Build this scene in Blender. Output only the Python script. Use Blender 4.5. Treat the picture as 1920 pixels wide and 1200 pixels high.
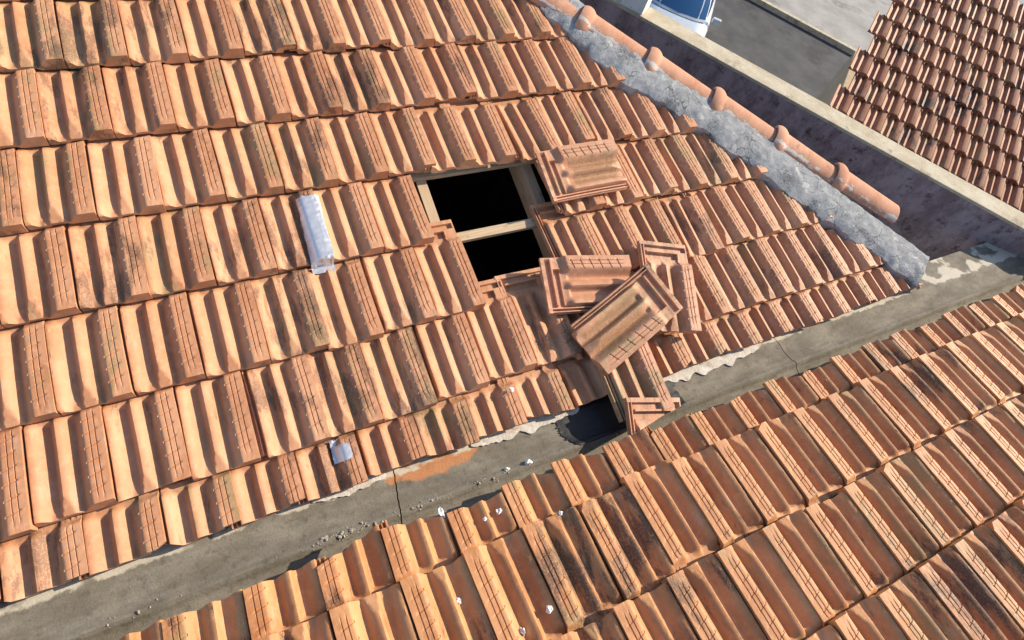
import bpy, bmesh, math, random
import numpy as np
from mathutils import Matrix, Vector, noise

for o in list(bpy.data.objects):
    bpy.data.objects.remove(o)
S = bpy.context.scene
COL = S.collection
R = math.radians

# ------------------------------------------------------------------ camera
SL = R(12.0)                                   # slope of both roof planes
CS, SN = math.cos(SL), math.sin(SL)
CAMP = Vector((-0.6381, -2.2718, 1.6627))


def axis_angle(v):
    v = Vector(v)
    return Matrix.Rotation(v.length, 3, v.normalized())


RW = axis_angle((2.5888, -0.4555, 0.4365))     # rows: right, down, forward
cam = bpy.data.cameras.new('camera')
cam.sensor_fit = 'HORIZONTAL'
cam.sensor_width = 36
cam.lens = 1080.0 / 1920 * 36
cam.shift_x = 20.0 / 1920
cam.clip_start = 0.05
cam.clip_end = 500
camo = bpy.data.objects.new('camera', cam)
COL.objects.link(camo)
r_, d_, f_ = RW[0], RW[1], RW[2]
m = Matrix(((r_.x, -d_.x, -f_.x, CAMP.x), (r_.y, -d_.y, -f_.y, CAMP.y), (r_.z, -d_.z, -f_.z, CAMP.z), (0, 0, 0, 1)))
camo.matrix_world = m
S.camera = camo

# ------------------------------------------------------------------ light
SUN_EL, SUN_AZ = R(31), R(-3)                  # azimuth from +X towards +Y
sdir = Vector((math.cos(SUN_EL) * math.cos(SUN_AZ), math.cos(SUN_EL) * math.sin(SUN_AZ), math.sin(SUN_EL)))
w = bpy.data.worlds.new('World')
S.world = w
w.use_nodes = True
nt = w.node_tree
bg = nt.nodes['Background']
sky = nt.nodes.new('ShaderNodeTexSky')
sky.sky_type = 'NISHITA'
sky.sun_disc = False
sky.sun_elevation = SUN_EL
sky.sun_rotation = math.pi / 2 - SUN_AZ
nt.links.new(sky.outputs[0], bg.inputs[0])
bg.inputs[1].default_value = 0.135
sl = bpy.data.lights.new('sun', 'SUN')
sl.energy = 4.6
sl.angle = R(0.55)
sl.color = (1.0, 0.87, 0.68)
so = bpy.data.objects.new('sun', sl)
so.rotation_euler = sdir.to_track_quat('Z', 'Y').to_euler()
COL.objects.link(so)
S.view_settings.view_transform = 'Standard'
S.view_settings.look = 'None'
S.view_settings.gamma = 1
S.view_settings.exposure = 0.64
S.render.engine = 'CYCLES'


# ------------------------------------------------------------------ helpers
def tag(o, label=None, cat=None, group=None, kind=None):
    if label: o['label'] = label
    if cat: o['category'] = cat
    if group: o['group'] = group
    if kind: o['kind'] = kind
    return o


def empty(name, loc=(0, 0, 0)):
    o = bpy.data.objects.new(name, None)
    o.empty_display_size = 0.1
    COL.objects.link(o)
    o.location = loc
    return o


def link(name, me, parent=None, mw=None):
    o = bpy.data.objects.new(name, me)
    COL.objects.link(o)
    if parent:
        o.parent = parent
        pm = Matrix.Translation(parent.location)
        o.matrix_parent_inverse = pm.inverted()
    if mw is not None:
        o.matrix_basis = mw
    return o


def mesh(name, vs, fs, mat, smooth=False, sharp=35):
    me = bpy.data.meshes.new(name)
    me.from_pydata([tuple(v) for v in vs], [], [tuple(f) for f in fs])
    me.update()
    if mat: me.materials.append(mat)
    if smooth:
        me.polygons.foreach_set('use_smooth', [True] * len(me.polygons))
        if sharp: me.set_sharp_from_angle(angle=R(sharp))
    return me


def bm_mesh(name, bm, mat, smooth=False, sharp=35):
    me = bpy.data.meshes.new(name)
    bmesh.ops.recalc_face_normals(bm, faces=bm.faces)
    bm.to_mesh(me)
    bm.free()
    me.materials.append(mat)
    if smooth:
        me.polygons.foreach_set('use_smooth', [True] * len(me.polygons))
        if sharp: me.set_sharp_from_angle(angle=R(sharp))
    return me


def box_bm(bm, x0, x1, y0, y1, z0, z1, bev=0.0):
    r = bmesh.ops.create_cube(bm, size=1)
    vs = r['verts']
    bmesh.ops.scale(bm, vec=(x1 - x0, y1 - y0, z1 - z0), verts=vs)
    bmesh.ops.translate(bm, vec=((x0 + x1) / 2, (y0 + y1) / 2, (z0 + z1) / 2), verts=vs)
    if bev:
        es = list({e for v in vs for e in v.link_edges})
        bmesh.ops.bevel(bm, geom=es, offset=bev, segments=2, affect='EDGES', profile=0.6)
    return vs


def box(name, dims, mat, parent=None, bev=0.0, mw=None):
    bm = bmesh.new()
    box_bm(bm, *dims, bev)
    return link(name, bm_mesh(name, bm, mat), parent, mw)


def grid_faces(nx, ny, off=0, flip=False):
    fs = []
    for j in range(ny - 1):
        for i in range(nx - 1):
            a = off + j * nx + i
            q = (a, a + 1, a + nx + 1, a + nx)
            fs.append(q[::-1] if flip else q)
    return fs


def slab_from_grid(P, thick, mat, name, smooth=True):
    """P[j][i] points of a sheet; closed to a thin body along -z."""
    ny, nx = len(P), len(P[0])
    top = [Vector(p) for row in P for p in row]
    bot = [p - Vector((0, 0, thick)) for p in top]
    n = nx * ny
    fs = grid_faces(nx, ny) + grid_faces(nx, ny, n, True)
    rim = [i for i in range(nx)] + [j * nx + nx - 1 for j in range(1, ny)] + \
          [(ny - 1) * nx + i for i in range(nx - 2, -1, -1)] + [j * nx for j in range(ny - 2, 0, -1)]
    for k in range(len(rim)):
        a, b = rim[k], rim[(k + 1) % len(rim)]
        fs.append((b, a, a + n, b + n))
    return mesh(name, top + bot, fs, mat, smooth, 40)


# frames of the two roof planes
MU = Matrix(((1, 0, 0, 0), (0, CS, -SN, 0), (0, SN, CS, 0), (0, 0, 0, 1)))
LOX, LOY, LOZ = -0.6656, -2.1187, -0.2349
ML = Matrix.Translation((LOX, LOY, LOZ)) @ Matrix(((-1, 0, 0, 0), (0, -CS, SN, 0), (0, SN, CS, 0), (0, 0, 0, 1)))
# ML local: x runs to world -X, y up the slope towards the camera
PITCH, EXPO, TLEN = 0.21, 0.3262, 0.425
DROP = 0.034
TILT = math.atan(DROP / EXPO)
BAND = .0365                                   # height of the ornamental band above the troughs


# ------------------------------------------------------------------ materials
class NB:
    def __init__(self, name):
        self.m = bpy.data.materials.new(name)
        self.m.use_nodes = True
        self.t = self.m.node_tree
        self.b = self.t.nodes['Principled BSDF']

    def n(self, typ, **kw):
        x = self.t.nodes.new(typ)
        for k, v in kw.items(): setattr(x, k, v)
        return x

    def l(self, a, b): self.t.links.new(a, b)

    def val(self, sock, v):
        if isinstance(v, (int, float)): sock.default_value = v
        elif isinstance(v, (tuple, list)): sock.default_value = v if len(v) != 3 or sock.type != 'RGBA' else (*v, 1)
        else: self.l(v, sock)

    def math(self, op, a, b=None, c=None, clamp=False):
        x = self.n('ShaderNodeMath', operation=op, use_clamp=clamp)
        self.val(x.inputs[0], a)
        if b is not None: self.val(x.inputs[1], b)
        if c is not None: self.val(x.inputs[2], c)
        return x.outputs[0]

    def vmath(self, op, a, b=None):
        x = self.n('ShaderNodeVectorMath', operation=op)
        self.val(x.inputs[0], a)
        if b is not None: self.val(x.inputs[1], b)
        return x.outputs[0]

    def mix(self, f, a, b, mode='MIX'):
        x = self.n('ShaderNodeMix', data_type='RGBA', blend_type=mode)
        self.val(x.inputs[0], f)
        self.val(x.inputs[6], a)
        self.val(x.inputs[7], b)
        return x.outputs[2]

    def noise(self, vec, scale, detail=3, rough=0.55, out=0, lac=2.0):
        x = self.n('ShaderNodeTexNoise')
        self.val(x.inputs['Vector'], vec)
        x.inputs['Scale'].default_value = scale
        x.inputs['Detail'].default_value = detail
        x.inputs['Roughness'].default_value = rough
        return x.outputs[out]

    def ramp(self, f, stops, interp='LINEAR'):
        x = self.n('ShaderNodeValToRGB')
        x.color_ramp.interpolation = interp
        e = x.color_ramp.elements
        e[0].position, e[0].color = stops[0][0], (*stops[0][1], 1)
        e[1].position, e[1].color = stops[-1][0], (*stops[-1][1], 1)
        for p, c in stops[1:-1]:
            k = e.new(p)
            k.color = (*c, 1)
        self.val(x.inputs[0], f)
        return x.outputs[0]

    def smooth(self, v, a, b):
        x = self.n('ShaderNodeMapRange', interpolation_type='SMOOTHSTEP')
        self.val(x.inputs[0], v)
        self.val(x.inputs[1], a)
        self.val(x.inputs[2], b)
        return x.outputs[0]

    def bump(self, h, strength, dist=0.002, nrm=None):
        x = self.n('ShaderNodeBump')
        x.inputs['Strength'].default_value = strength
        x.inputs['Distance'].default_value = dist
        self.val(x.inputs['Height'], h)
        if nrm is not None: self.l(nrm, x.inputs['Normal'])
        return x.outputs[0]

    def done(self, col, rough=0.85, nrm=None, spec=0.3, metal=0.0):
        self.val(self.b.inputs['Base Color'], col)
        self.val(self.b.inputs['Roughness'], rough)
        self.b.inputs['Specular IOR Level'].default_value = spec
        self.b.inputs['Metallic'].default_value = metal
        if nrm is not None: self.l(nrm, self.b.inputs['Normal'])
        return self.m


def terracotta(name, cols, mould=0.5, lichen=0.4, lime=0.0, moss=0.0, thr=.74, rbase=.44):
    k = NB(name)
    tc = k.n('ShaderNodeTexCoord')
    oi = k.n('ShaderNodeObjectInfo')
    rnd = oi.outputs['Random']
    off = k.n('ShaderNodeCombineXYZ')
    k.l(k.math('MULTIPLY', rnd, 37.0), off.inputs[0])
    k.l(k.math('MULTIPLY', rnd, 91.0), off.inputs[1])
    k.l(k.math('MULTIPLY', rnd, 53.0), off.inputs[2])
    p = k.vmath('ADD', tc.outputs['Object'], off.outputs[0])
    ps = k.vmath('MULTIPLY', p, (1.0, 0.42, 1.0))
    r2 = k.math('FRACT', k.math('MULTIPLY', rnd, 7.31))
    r3 = k.math('FRACT', k.math('MULTIPLY', rnd, 23.7))
    base = k.ramp(rnd, [(0.0, cols[0]), (0.35, cols[1]), (0.7, cols[2]), (1.0, cols[3])])
    n1 = k.noise(ps, 9, 4, 0.6)
    base = k.mix(k.smooth(n1, 0.35, 0.72), base, tuple(c * f for c, f in zip(cols[1], (0.80, 0.72, 0.66))))
    n2 = k.noise(p, 38, 5, 0.65)
    base = k.mix(k.math('MULTIPLY', k.smooth(n2, 0.45, 0.75), 0.45), base, tuple(min(1, c * f) for c, f in zip(cols[2], (1.16, 1.22, 1.3))))
    # fired iron flush / efflorescence
    n3 = k.noise(ps, 16, 5, 0.62)
    base = k.mix(k.math('MULTIPLY', k.smooth(n3, 0.56, 0.74), 0.35), base, (0.56, 0.40, 0.28))
    # yellow-grey lichen film
    nl = k.math('ADD', k.noise(ps, 13, 5, 0.7), k.math('MULTIPLY', k.math('SUBTRACT', r2, 0.5), 0.22))
    fine = k.noise(p, 260, 2, 0.6)
    lm = k.math('MULTIPLY', k.smooth(nl, 0.56, 0.70), k.smooth(fine, 0.30, 0.60))
    base = k.mix(k.math('MULTIPLY', lm, lichen), base, (0.27, 0.21, 0.095))
    # black mould patches, streaked along the fall of the tile
    pm = k.vmath('ADD', k.vmath('MULTIPLY', p, (1.0, 0.30, 1.0)), (3.1, 7.7, 1.3))
    geo = k.n('ShaderNodeNewGeometry')
    wn = k.math('MULTIPLY', k.math('SUBTRACT', k.noise(geo.outputs['Position'], 2.3, 3, 0.55), 0.47), 0.62)
    nm = k.math('ADD', k.noise(pm, 17, 6, 0.72), k.math('ADD', wn, k.math('MULTIPLY', k.math('SUBTRACT', r3, thr), 0.17)))
    speck = k.noise(p, 180, 3, 0.7)
    mm = k.math('MULTIPLY', k.smooth(nm, 0.53, 0.66), k.smooth(speck, 0.22, 0.55))
    base = k.mix(k.math('MULTIPLY', mm, mould), base, (0.035, 0.026, 0.022))
    if moss:
        # weathering rectangle that lay open to the sky, mossy in the middle of the tile
        so_ = k.n('ShaderNodeSeparateXYZ')
        k.l(tc.outputs['Object'], so_.inputs[0])
        wob = k.math('MULTIPLY', k.math('SUBTRACT', k.noise(p, 24, 5, 0.65), 0.5), 0.07)
        ex = k.math('SUBTRACT', 0.062, k.math('ABSOLUTE', k.math('SUBTRACT', so_.outputs[0], 0.085)))
        ey = k.math('SUBTRACT', 0.135, k.math('ABSOLUTE', k.math('SUBTRACT', so_.outputs[1], 0.150)))
        mk = k.smooth(k.math('ADD', k.math('MINIMUM', ex, ey), wob), -0.006, 0.016)
        mk = k.math('MULTIPLY', mk, k.math('ADD', 0.30, k.math('MULTIPLY', k.smooth(k.noise(p, 150, 4, 0.75), 0.38, 0.62), 0.7)))
        mk = k.math('MULTIPLY', mk, k.smooth(r2, 0.15, 0.75))
        base = k.mix(k.math('MULTIPLY', mk, moss), base, k.mix(k.noise(p, 60, 4, 0.7), (0.16, 0.09, 0.042), (0.40, 0.215, 0.10)))
    if lime:
        sy_ = k.n('ShaderNodeSeparateXYZ')
        k.l(tc.outputs['Object'], sy_.inputs[0])
        flank = k.math('SUBTRACT', 0.12, k.math('MULTIPLY', k.math('ABSOLUTE', k.math('ADD', sy_.outputs[1], 0.052)), 7.0))
        nw = k.math('MULTIPLY', k.smooth(k.math('ADD', k.noise(k.vmath('MULTIPLY', p, (0.5, 1, 1)), 24, 6, 0.7), flank), 0.58, 0.62), lime)
        base = k.mix(nw, base, (0.62, 0.60, 0.54))
    h = k.math('ADD', k.math('MULTIPLY', k.noise(p, 420, 3, 0.7), 0.5), k.noise(p, 95, 4, 0.6))
    nrm = k.bump(h, 0.55, 0.0012)
    rough = k.math('ADD', rbase, k.math('MULTIPLY', n2, 0.35))
    return k.done(base, rough, nrm, 0.42)


U_COLS = [(0.55, 0.280, 0.150), (0.52, 0.250, 0.128), (0.58, 0.302, 0.165), (0.49, 0.226, 0.113)]
L_COLS = [(0.56, 0.268, 0.115), (0.50, 0.222, 0.090), (0.59, 0.290, 0.130), (0.47, 0.195, 0.076)]
M_U = terracotta('terracotta_rosy', U_COLS, 0.62, 0.8, thr=.86)
M_L = terracotta('terracotta_orange', L_COLS, 0.78, 0.75, thr=.74)
M_CAP = terracotta('terracotta_cap', [(0.53, 0.28, 0.18), (0.51, 0.26, 0.165), (0.56, 0.30, 0.195), (0.49, 0.25, 0.155)], 0.6, 0.5, 0.8, rbase=.74)
M_LOOSE = terracotta('terracotta_loose', [(0.55, 0.290, 0.172), (0.53, 0.270, 0.155), (0.58, 0.305, 0.185), (0.52, 0.258, 0.148)], 0.35, 1.0, 0.0, 1.0)


def plain(name, c0, c1, scale=12, rough=0.85, bump=0.4, dist=0.002, c2=None, fine=160, spec=0.3):
    k = NB(name)
    tc = k.n('ShaderNodeTexCoord')
    p = tc.outputs['Object']
    n1 = k.noise(p, scale, 6, 0.65)
    base = k.mix(k.smooth(n1, 0.35, 0.68), c0, c1)
    if c2 is not None:
        base = k.mix(k.smooth(k.noise(k.vmath('ADD', p, (5.2, 1.7, 9.1)), scale * 0.6, 6, 0.7), 0.53, 0.66), base, c2)
    f = k.noise(p, fine, 4, 0.7)
    base = k.mix(0.5, base, k.mix(f, (0.25, 0.25, 0.25), (0.78, 0.78, 0.78)), 'OVERLAY')
    return k.done(base, rough, k.bump(f, bump, dist), spec)


def mortar_mat():
    k = NB('old_mortar')
    tc = k.n('ShaderNodeTexCoord')
    p = tc.outputs['Object']
    n1 = k.noise(p, 26, 8, 0.72)
    base = k.mix(k.smooth(n1, 0.38, 0.62), (0.23, 0.24, 0.25), (0.33, 0.335, 0.34))
    base = k.mix(k.smooth(k.noise(k.vmath('ADD', p, (4, 2, 8)), 19, 8, 0.75), 0.56, 0.60), base, (0.43, 0.43, 0.42))
    bl = k.math('ADD', k.noise(p, 6, 3, 0.5), k.math('MULTIPLY', k.math('SUBTRACT', k.noise(p, 85, 6, 0.8), 0.5), 0.9))
    base = k.mix(k.math('MULTIPLY', k.smooth(bl, 0.56, 0.72), 0.75), base, (0.075, 0.078, 0.085))
    v = k.n('ShaderNodeTexVoronoi', feature='DISTANCE_TO_EDGE')
    k.l(k.vmath('ADD', p, k.vmath('MULTIPLY', k.noise(p, 20, 3, 0.5, 1), (0.05, 0.05, 0.05))), v.inputs['Vector'])
    v.inputs['Scale'].default_value = 8
    cr = k.math('SUBTRACT', 1.0, k.smooth(v.outputs[0], 0.004, 0.022))
    base = k.mix(k.math('MULTIPLY', k.math('MULTIPLY', cr, k.smooth(k.noise(p, 9, 3), 0.48, 0.58)), 0.7), base, (0.045, 0.042, 0.04))
    h = k.math('SUBTRACT', k.math('ADD', n1, k.math('MULTIPLY', k.noise(p, 150, 5, 0.75), 0.5)), k.math('MULTIPLY', cr, 0.15))
    return k.done(base, 0.93, k.bump(h, 0.7, 0.004), 0.25)


M_MORTAR = mortar_mat()
M_LIME = plain('pale_mortar', (0.52, 0.47, 0.40), (0.66, 0.62, 0.55), 25, 0.9, 0.8, 0.004, (0.40, 0.33, 0.26), 110)
M_CRUMB = plain('mortar_crumb', (0.26, 0.22, 0.18), (0.46, 0.42, 0.36), 40, 0.92, 0.5, 0.002)
M_WHITE = plain('white_plaster', (0.70, 0.70, 0.70), (0.82, 0.82, 0.80), 60, 0.85, 0.5, 0.002)
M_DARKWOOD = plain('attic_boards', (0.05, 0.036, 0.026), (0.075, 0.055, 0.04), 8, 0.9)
def parapet_mat():
    k = NB('stained_plaster')
    g = k.n('ShaderNodeNewGeometry')
    p = g.outputs['Position']
    ps = k.vmath('MULTIPLY', p, (1, 1, 0.55))
    n1 = k.noise(ps, 8, 8, 0.72)
    base = k.mix(k.smooth(n1, 0.36, 0.64), (0.20, 0.145, 0.155), (0.36, 0.29, 0.31))
    base = k.mix(k.smooth(k.noise(p, 13, 8, 0.75), 0.52, 0.66), base, (0.10, 0.07, 0.076))
    base = k.mix(k.math('MULTIPLY', k.smooth(k.noise(k.vmath('ADD', ps, (3, 1, 2)), 12, 8, 0.75), 0.58, 0.68), 0.6), base, (0.42, 0.37, 0.39))
    return k.done(base, 0.93, k.bump(k.noise(p, 70, 6, 0.75), 0.6, 0.004), 0.25)


M_PARAPET = parapet_mat()
M_COPING = plain('coping_cement', (0.40, 0.34, 0.24), (0.50, 0.45, 0.35), 9, 0.9, 0.6, 0.003, (0.26, 0.21, 0.16), 80)
M_PILLARW = plain('limewashed_plaster', (0.70, 0.68, 0.66), (0.80, 0.79, 0.78), 9, 0.9, 0.5, 0.003, (0.45, 0.40, 0.42), 70)
M_ASPHALT = plain('asphalt', (0.055, 0.056, 0.060), (0.085, 0.085, 0.088), 1.3, 0.9, 0.6, 0.004, (0.045, 0.045, 0.048), 70)
M_WALK = plain('paving_cement', (0.26, 0.25, 0.235), (0.34, 0.33, 0.31), 1.8, 0.9, 0.5, 0.004, (0.19, 0.18, 0.17), 40)
M_HOUSE = plain('ochre_render', (0.42, 0.33, 0.22), (0.50, 0.40, 0.28), 1.2, 0.9, 0.4, 0.004, (0.33, 0.26, 0.19), 30)


def wood_mat():
    k = NB('sawn_timber')
    tc = k.n('ShaderNodeTexCoord')
    oi = k.n('ShaderNodeObjectInfo')
    off = k.n('ShaderNodeCombineXYZ')
    k.l(k.math('MULTIPLY', oi.outputs['Random'], 13.0), off.inputs[0])
    p = k.vmath('ADD', tc.outputs['Object'], off.outputs[0])
    g = k.noise(k.vmath('MULTIPLY', p, (6, 160, 160)), 1.0, 5, 0.6)
    base = k.mix(k.smooth(g, 0.3, 0.7), (0.44, 0.31, 0.19), (0.56, 0.43, 0.29))
    bl = k.noise(k.vmath('MULTIPLY', p, (14, 40, 40)), 1.0, 4, 0.6)
    base = k.mix(k.smooth(bl, 0.55, 0.75), base, (0.24, 0.165, 0.11))
    return k.done(base, 0.8, k.bump(g, 0.5, 0.001), 0.25)


M_WOOD = wood_mat()


def gutter_mat():
    k = NB('gutter_concrete')
    g = k.n('ShaderNodeNewGeometry')
    p = g.outputs['Position']
    ps = k.vmath('MULTIPLY', p, (0.45, 1.3, 1.0))
    n1 = k.noise(ps, 11, 6, 0.65)
    base = k.mix(k.smooth(n1, 0.33, 0.7), (0.150, 0.130, 0.100), (0.235, 0.210, 0.168))
    base = k.mix(k.math('MULTIPLY', k.smooth(k.noise(p, 33, 5, 0.7), 0.5, 0.7), 0.55), base, (0.085, 0.075, 0.058))
    sp = k.n('ShaderNodeSeparateXYZ')
    k.l(p, sp.inputs[0])
    # rusty terracotta wash left by the tile dust, an old spill with its own outline
    dx = k.math('DIVIDE', k.math('ADD', sp.outputs[0], 0.165), 0.20)
    dy = k.math('DIVIDE', k.math('ADD', sp.outputs[1], 1.755), 0.064)
    d = k.math('ADD', k.math('MULTIPLY', dx, dx), k.math('MULTIPLY', dy, dy))
    d = k.math('ADD', d, k.math('MULTIPLY', k.math('SUBTRACT', k.noise(p, 22, 5, 0.6), 0.5), 2.2))
    base = k.mix(k.math('SUBTRACT', 1.0, k.smooth(d, 0.65, 1.15)), base, k.mix(n1, (0.45, 0.17, 0.065), (0.45, 0.23, 0.11)))
    f = k.noise(p, 120, 5, 0.75)
    base = k.mix(0.45, base, k.mix(f, (0.25, 0.25, 0.25), (0.75, 0.75, 0.75)), 'OVERLAY')
    # pale lime scum along the tile side
    yl = k.math('ADD', sp.outputs[1], k.math('MULTIPLY', k.math('SUBTRACT', k.noise(p, 18, 5, 0.65), 0.5), 0.06))
    base = k.mix(k.math('MULTIPLY', k.smooth(yl, -1.776, -1.764), k.smooth(k.noise(p, 7, 3), 0.42, 0.5)), base, (0.52, 0.47, 0.38))
    h = k.math('ADD', k.math('MULTIPLY', f, 0.6), k.noise(ps, 30, 5, 0.6))
    return k.done(base, 0.88, k.bump(h, 0.6, 0.005), 0.3)


M_GUTTER = gutter_mat()


def tar_mat():
    k = NB('bitumen')
    g = k.n('ShaderNodeNewGeometry')
    p = g.outputs['Position']
    n = k.noise(k.vmath('MULTIPLY', p, (30, 130, 60)), 1.0, 5, 0.65)
    base = k.mix(k.smooth(n, 0.55, 0.8), (0.011, 0.011, 0.013), (0.030, 0.030, 0.034))
    return k.done(base, k.math('ADD', 0.38, k.math('MULTIPLY', n, 0.3)), k.bump(n, 0.6, 0.003), 0.4)


M_TAR = tar_mat()


def foil_mat():
    k = NB('aluminium_foil_tape')
    tc = k.n('ShaderNodeTexCoord')
    n = k.noise(tc.outputs['Object'], 45, 5, 0.65)
    v = k.n('ShaderNodeTexVoronoi')
    k.l(tc.outputs['Object'], v.inputs['Vector'])
    v.inputs['Scale'].default_value = 60
    h = k.math('ADD', n, k.math('MULTIPLY', v.outputs[0], 0.15))
    return k.done((0.72, 0.72, 0.74), 0.48, k.bump(h, 0.25, 0.002), 0.5, 0.8)


M_FOIL = foil_mat()


def simple(name, col, rough, metal=0.0, spec=0.5, coat=0.0):
    k = NB(name)
    if coat: k.b.inputs['Coat Weight'].default_value = coat
    tc = k.n('ShaderNodeTexCoord')
    n = k.noise(tc.outputs['Object'], 6, 4, 0.6)
    c = k.mix(n, tuple(x * 0.92 for x in col), tuple(min(1, x * 1.06) for x in col))
    return k.done(c, rough, None, spec, metal)


M_CARPAINT = simple('car_paint', (0.46, 0.53, 0.60), 0.35, 0.0, 0.5, 0.8)  # bluish cast of open shade on white bodywork put into the colour
M_GLASS = simple('car_glass', (0.02, 0.09, 0.22), 0.08, 0.0, 0.9)  # blue of the reflected sky put into the base colour
M_RUBBER = simple('rubber', (0.02, 0.02, 0.022), 0.8)
M_STEEL = simple('wheel_alloy', (0.5, 0.5, 0.52), 0.35, 0.8)
M_LAMP = simple('lamp_lens', (0.6, 0.62, 0.65), 0.15, 0.2, 0.7)
M_STRAW = simple('dry_straw', (0.42, 0.30, 0.15), 0.8)
M_PAINTLINE = simple('road_paint', (0.62, 0.60, 0.52), 0.7)

# ------------------------------------------------------------------ roof tile
BX = [-.030, -.0275, -.0265, -.0225, -.0215, -.0135, -.0125, -.0085, -.0075, -.002]           # side interlock
PX = [0.012, 0.022, .05, .085, .11, .14, .165, .19, .215, .25, .292, .308, .322, .338, .355, .370, .385, .405, .43, .465, .50, .54, .555, .575, .595, .62, .65, .675,
      .70, .716, .728, .738, .752, .77, .800, .806, .816, .822, .850, .876, .882, .892, .898, .925, .965, .985, .993]


def prof(x):
    """height of the visible profile across the tile, x in units of the pitch"""
    xs = [0.0, .012, .022, .05, .11, .165, .215, .25, .292, .322, .355, .385, .42, .47, .52, .555, .575, .595, .620, .652, .690, .716, .738, .755, 1.0]
    zs = [.026, .026, .0288, .0290, .0225, .0115, .0020, -.001, -.0005, .0060, .0212, .0275, .0268, .0205, .0105, .0022, .0, .0015, .0065, .0160, .0265, .0325, .0355, BAND, BAND]
    return np.interp(x, xs, zs)


def flange(x):
    xs = [-.030, -.0275, -.0265, -.0225, -.0215, -.0135, -.0125, -.0085, -.0075, 0.0]
    zs = [.004, .004, .0155, .0155, .001, .001, .0150, .0150, .001, .001]
    return np.interp(x, xs, zs)


def sstep(a, b, v):
    t = np.clip((v - a) / (b - a), 0, 1)
    return t * t * (3 - 2 * t)


GR = [.052 + .0452 * k for k in range(6)]        # cross grooves on the ornamental band
YS = [0.0, .004, .010, .018, .027, .037]
for gk in GR:
    YS += [gk - .0042, gk - .0022, gk + .0022, gk + .0042]
    if gk < GR[-1]: YS += [gk + .0155, gk + .0300]
YS += [.287, .294, .301, .308, .315, .322, .330, .338, .344, .346, .360, .3725, .3745, .3815, .3835, .395, .4055, .4075, TLEN - .001, TLEN]
YS = sorted(YS)


def tile_arrays(seed, grooves=True):
    rs = np.random.RandomState(seed)
    xs = np.array(BX + [v * PITCH for v in PX])
    ys = np.array(YS)
    X, Y = np.meshgrid(xs, ys)
    xp = X / PITCH
    # the trough beside the joint widens at the butt
    bt = 1 - sstep(0.0, .055, Y)
    xq = np.where((xp > 0) & (xp < .30), np.clip(xp + bt * .06 * np.sin(np.clip(xp / .30, 0, 1) * math.pi), 0, 1), xp)
    Z = prof(xq)
    # rib is cut to a triangular facet at the butt
    rib = (xp > .32) & (xp < .62)
    fac = .0075 + (.0290 - .0075) * np.clip(Y / .066, 0, 1.3)
    Z = np.where(rib, np.minimum(Z, np.maximum(fac, 0)), Z)
    # slope by the joint is rounded off at the butt
    jn = (xp >= 0) & (xp < .26)
    Z = np.where(jn, np.minimum(Z, .015 + .0145 * np.sqrt(np.clip(Y / .035, 0, 1))), Z)
    # troughs end in round scoops below the head
    inner = (xp > .0) & (xp < .735)
    mid = np.where(xp < .40, .27, .57)
    wid = np.where(xp < .40, .17, .14)
    arch = .300 - .022 * np.clip(np.abs(xp - mid) / wid, 0, 1) ** 2
    hp = .0125 * sstep(0, .018, Y - arch)
    Z = np.where(inner, np.maximum(Z, hp), Z)
    # everything sinks to the flat head, which carries two water bars
    headf = sstep(.302, .338, Y)
    flat = .0085
    Z = np.where(xp > 0, Z * (1 - headf) + headf * np.where(xp > .735, .0155, flat), Z)
    body = (xp > 0) & (xp < .74)
    Z = np.where((Y > .345) & (Y < .3735) & body, -.0015, Z)
    Z = np.where((Y > .3735) & (Y < .3825) & (xp > 0) & (xp < .97), .0160, Z)
    Z = np.where((Y > .3825) & (Y < .4065) & (xp > 0) & (xp < .93), .0030, Z)
    Z = np.where((Y > .4065) & (xp > 0) & (xp < .97), .0165, Z)
    # ornamental band: two long grooves and slanting cross grooves
    if grooves:
        win = sstep(.02, .05, Y) * (1 - sstep(.285, .31, Y))
        lg = ((xp > .803) & (xp < .819)) | ((xp > .879) & (xp < .895))
        Z = np.where(lg, Z - .0034 * win, Z)
        for gk in GR:
            cg = (np.abs(Y - gk) < .003) & (xp > .72) & (xp < .90)
            Z = np.where(cg, Z - .0026, Z)
    fl = X < 0
    Zf = flange(X)
    Zf = np.where(Y > .4065, .0165, Zf)
    Z = np.where(fl, Zf, Z)
    # shear so that the cross grooves run at a slant over the band
    wy = sstep(.015, .05, Y) * (1 - sstep(.285, .335, Y))
    Y2 = Y + np.clip((xp - .70) / .30, 0, 1) * .020 * wy
    Y2 = np.where(fl, .014 + Y * (TLEN - .014) / TLEN, Y2)
    # underside
    B = np.where(xp > .74, .0190, np.minimum(Z - .0105, .004))
    B = np.where((xp > 0) & (xp <= .74), np.interp(xp, [0, .25, .29, .33, .40, .47, .62, .70, .74], [.008, -.009, -.0115, -.0095, .003, -.002, -.0115, -.0115, -.0115]), B)
    B = np.where(xp < 0, -.006, B)
    lip = (Y < .016)
    Bl = np.interp(xp, [0, .05, .3, .34, .42, .55, .6, .99, 1.0], [-.006, -.0115, -.0115, -.004, -.003, -.004, -.0115, -.0125, -.0105])
    B = np.where(lip & (xp > 0), Bl, B)
    B = np.where(Y > .30, np.minimum(B, np.where(xp > .74, .004, B)), B)
    B = np.minimum(B, Z - .0045)
    # hand-made unevenness
    ph = rs.uniform(0, 6.28, 4)
    warp = .0012 * np.sin(Y * 9 + ph[0]) + .0009 * np.sin(xp * 4 + ph[1]) * np.sin(Y * 13 + ph[2])
    wx = .0011 * np.sin(Y * 11 + ph[3])
    Z = Z + warp
    B = B + warp
    return X + wx, Y2, Z, B


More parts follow.
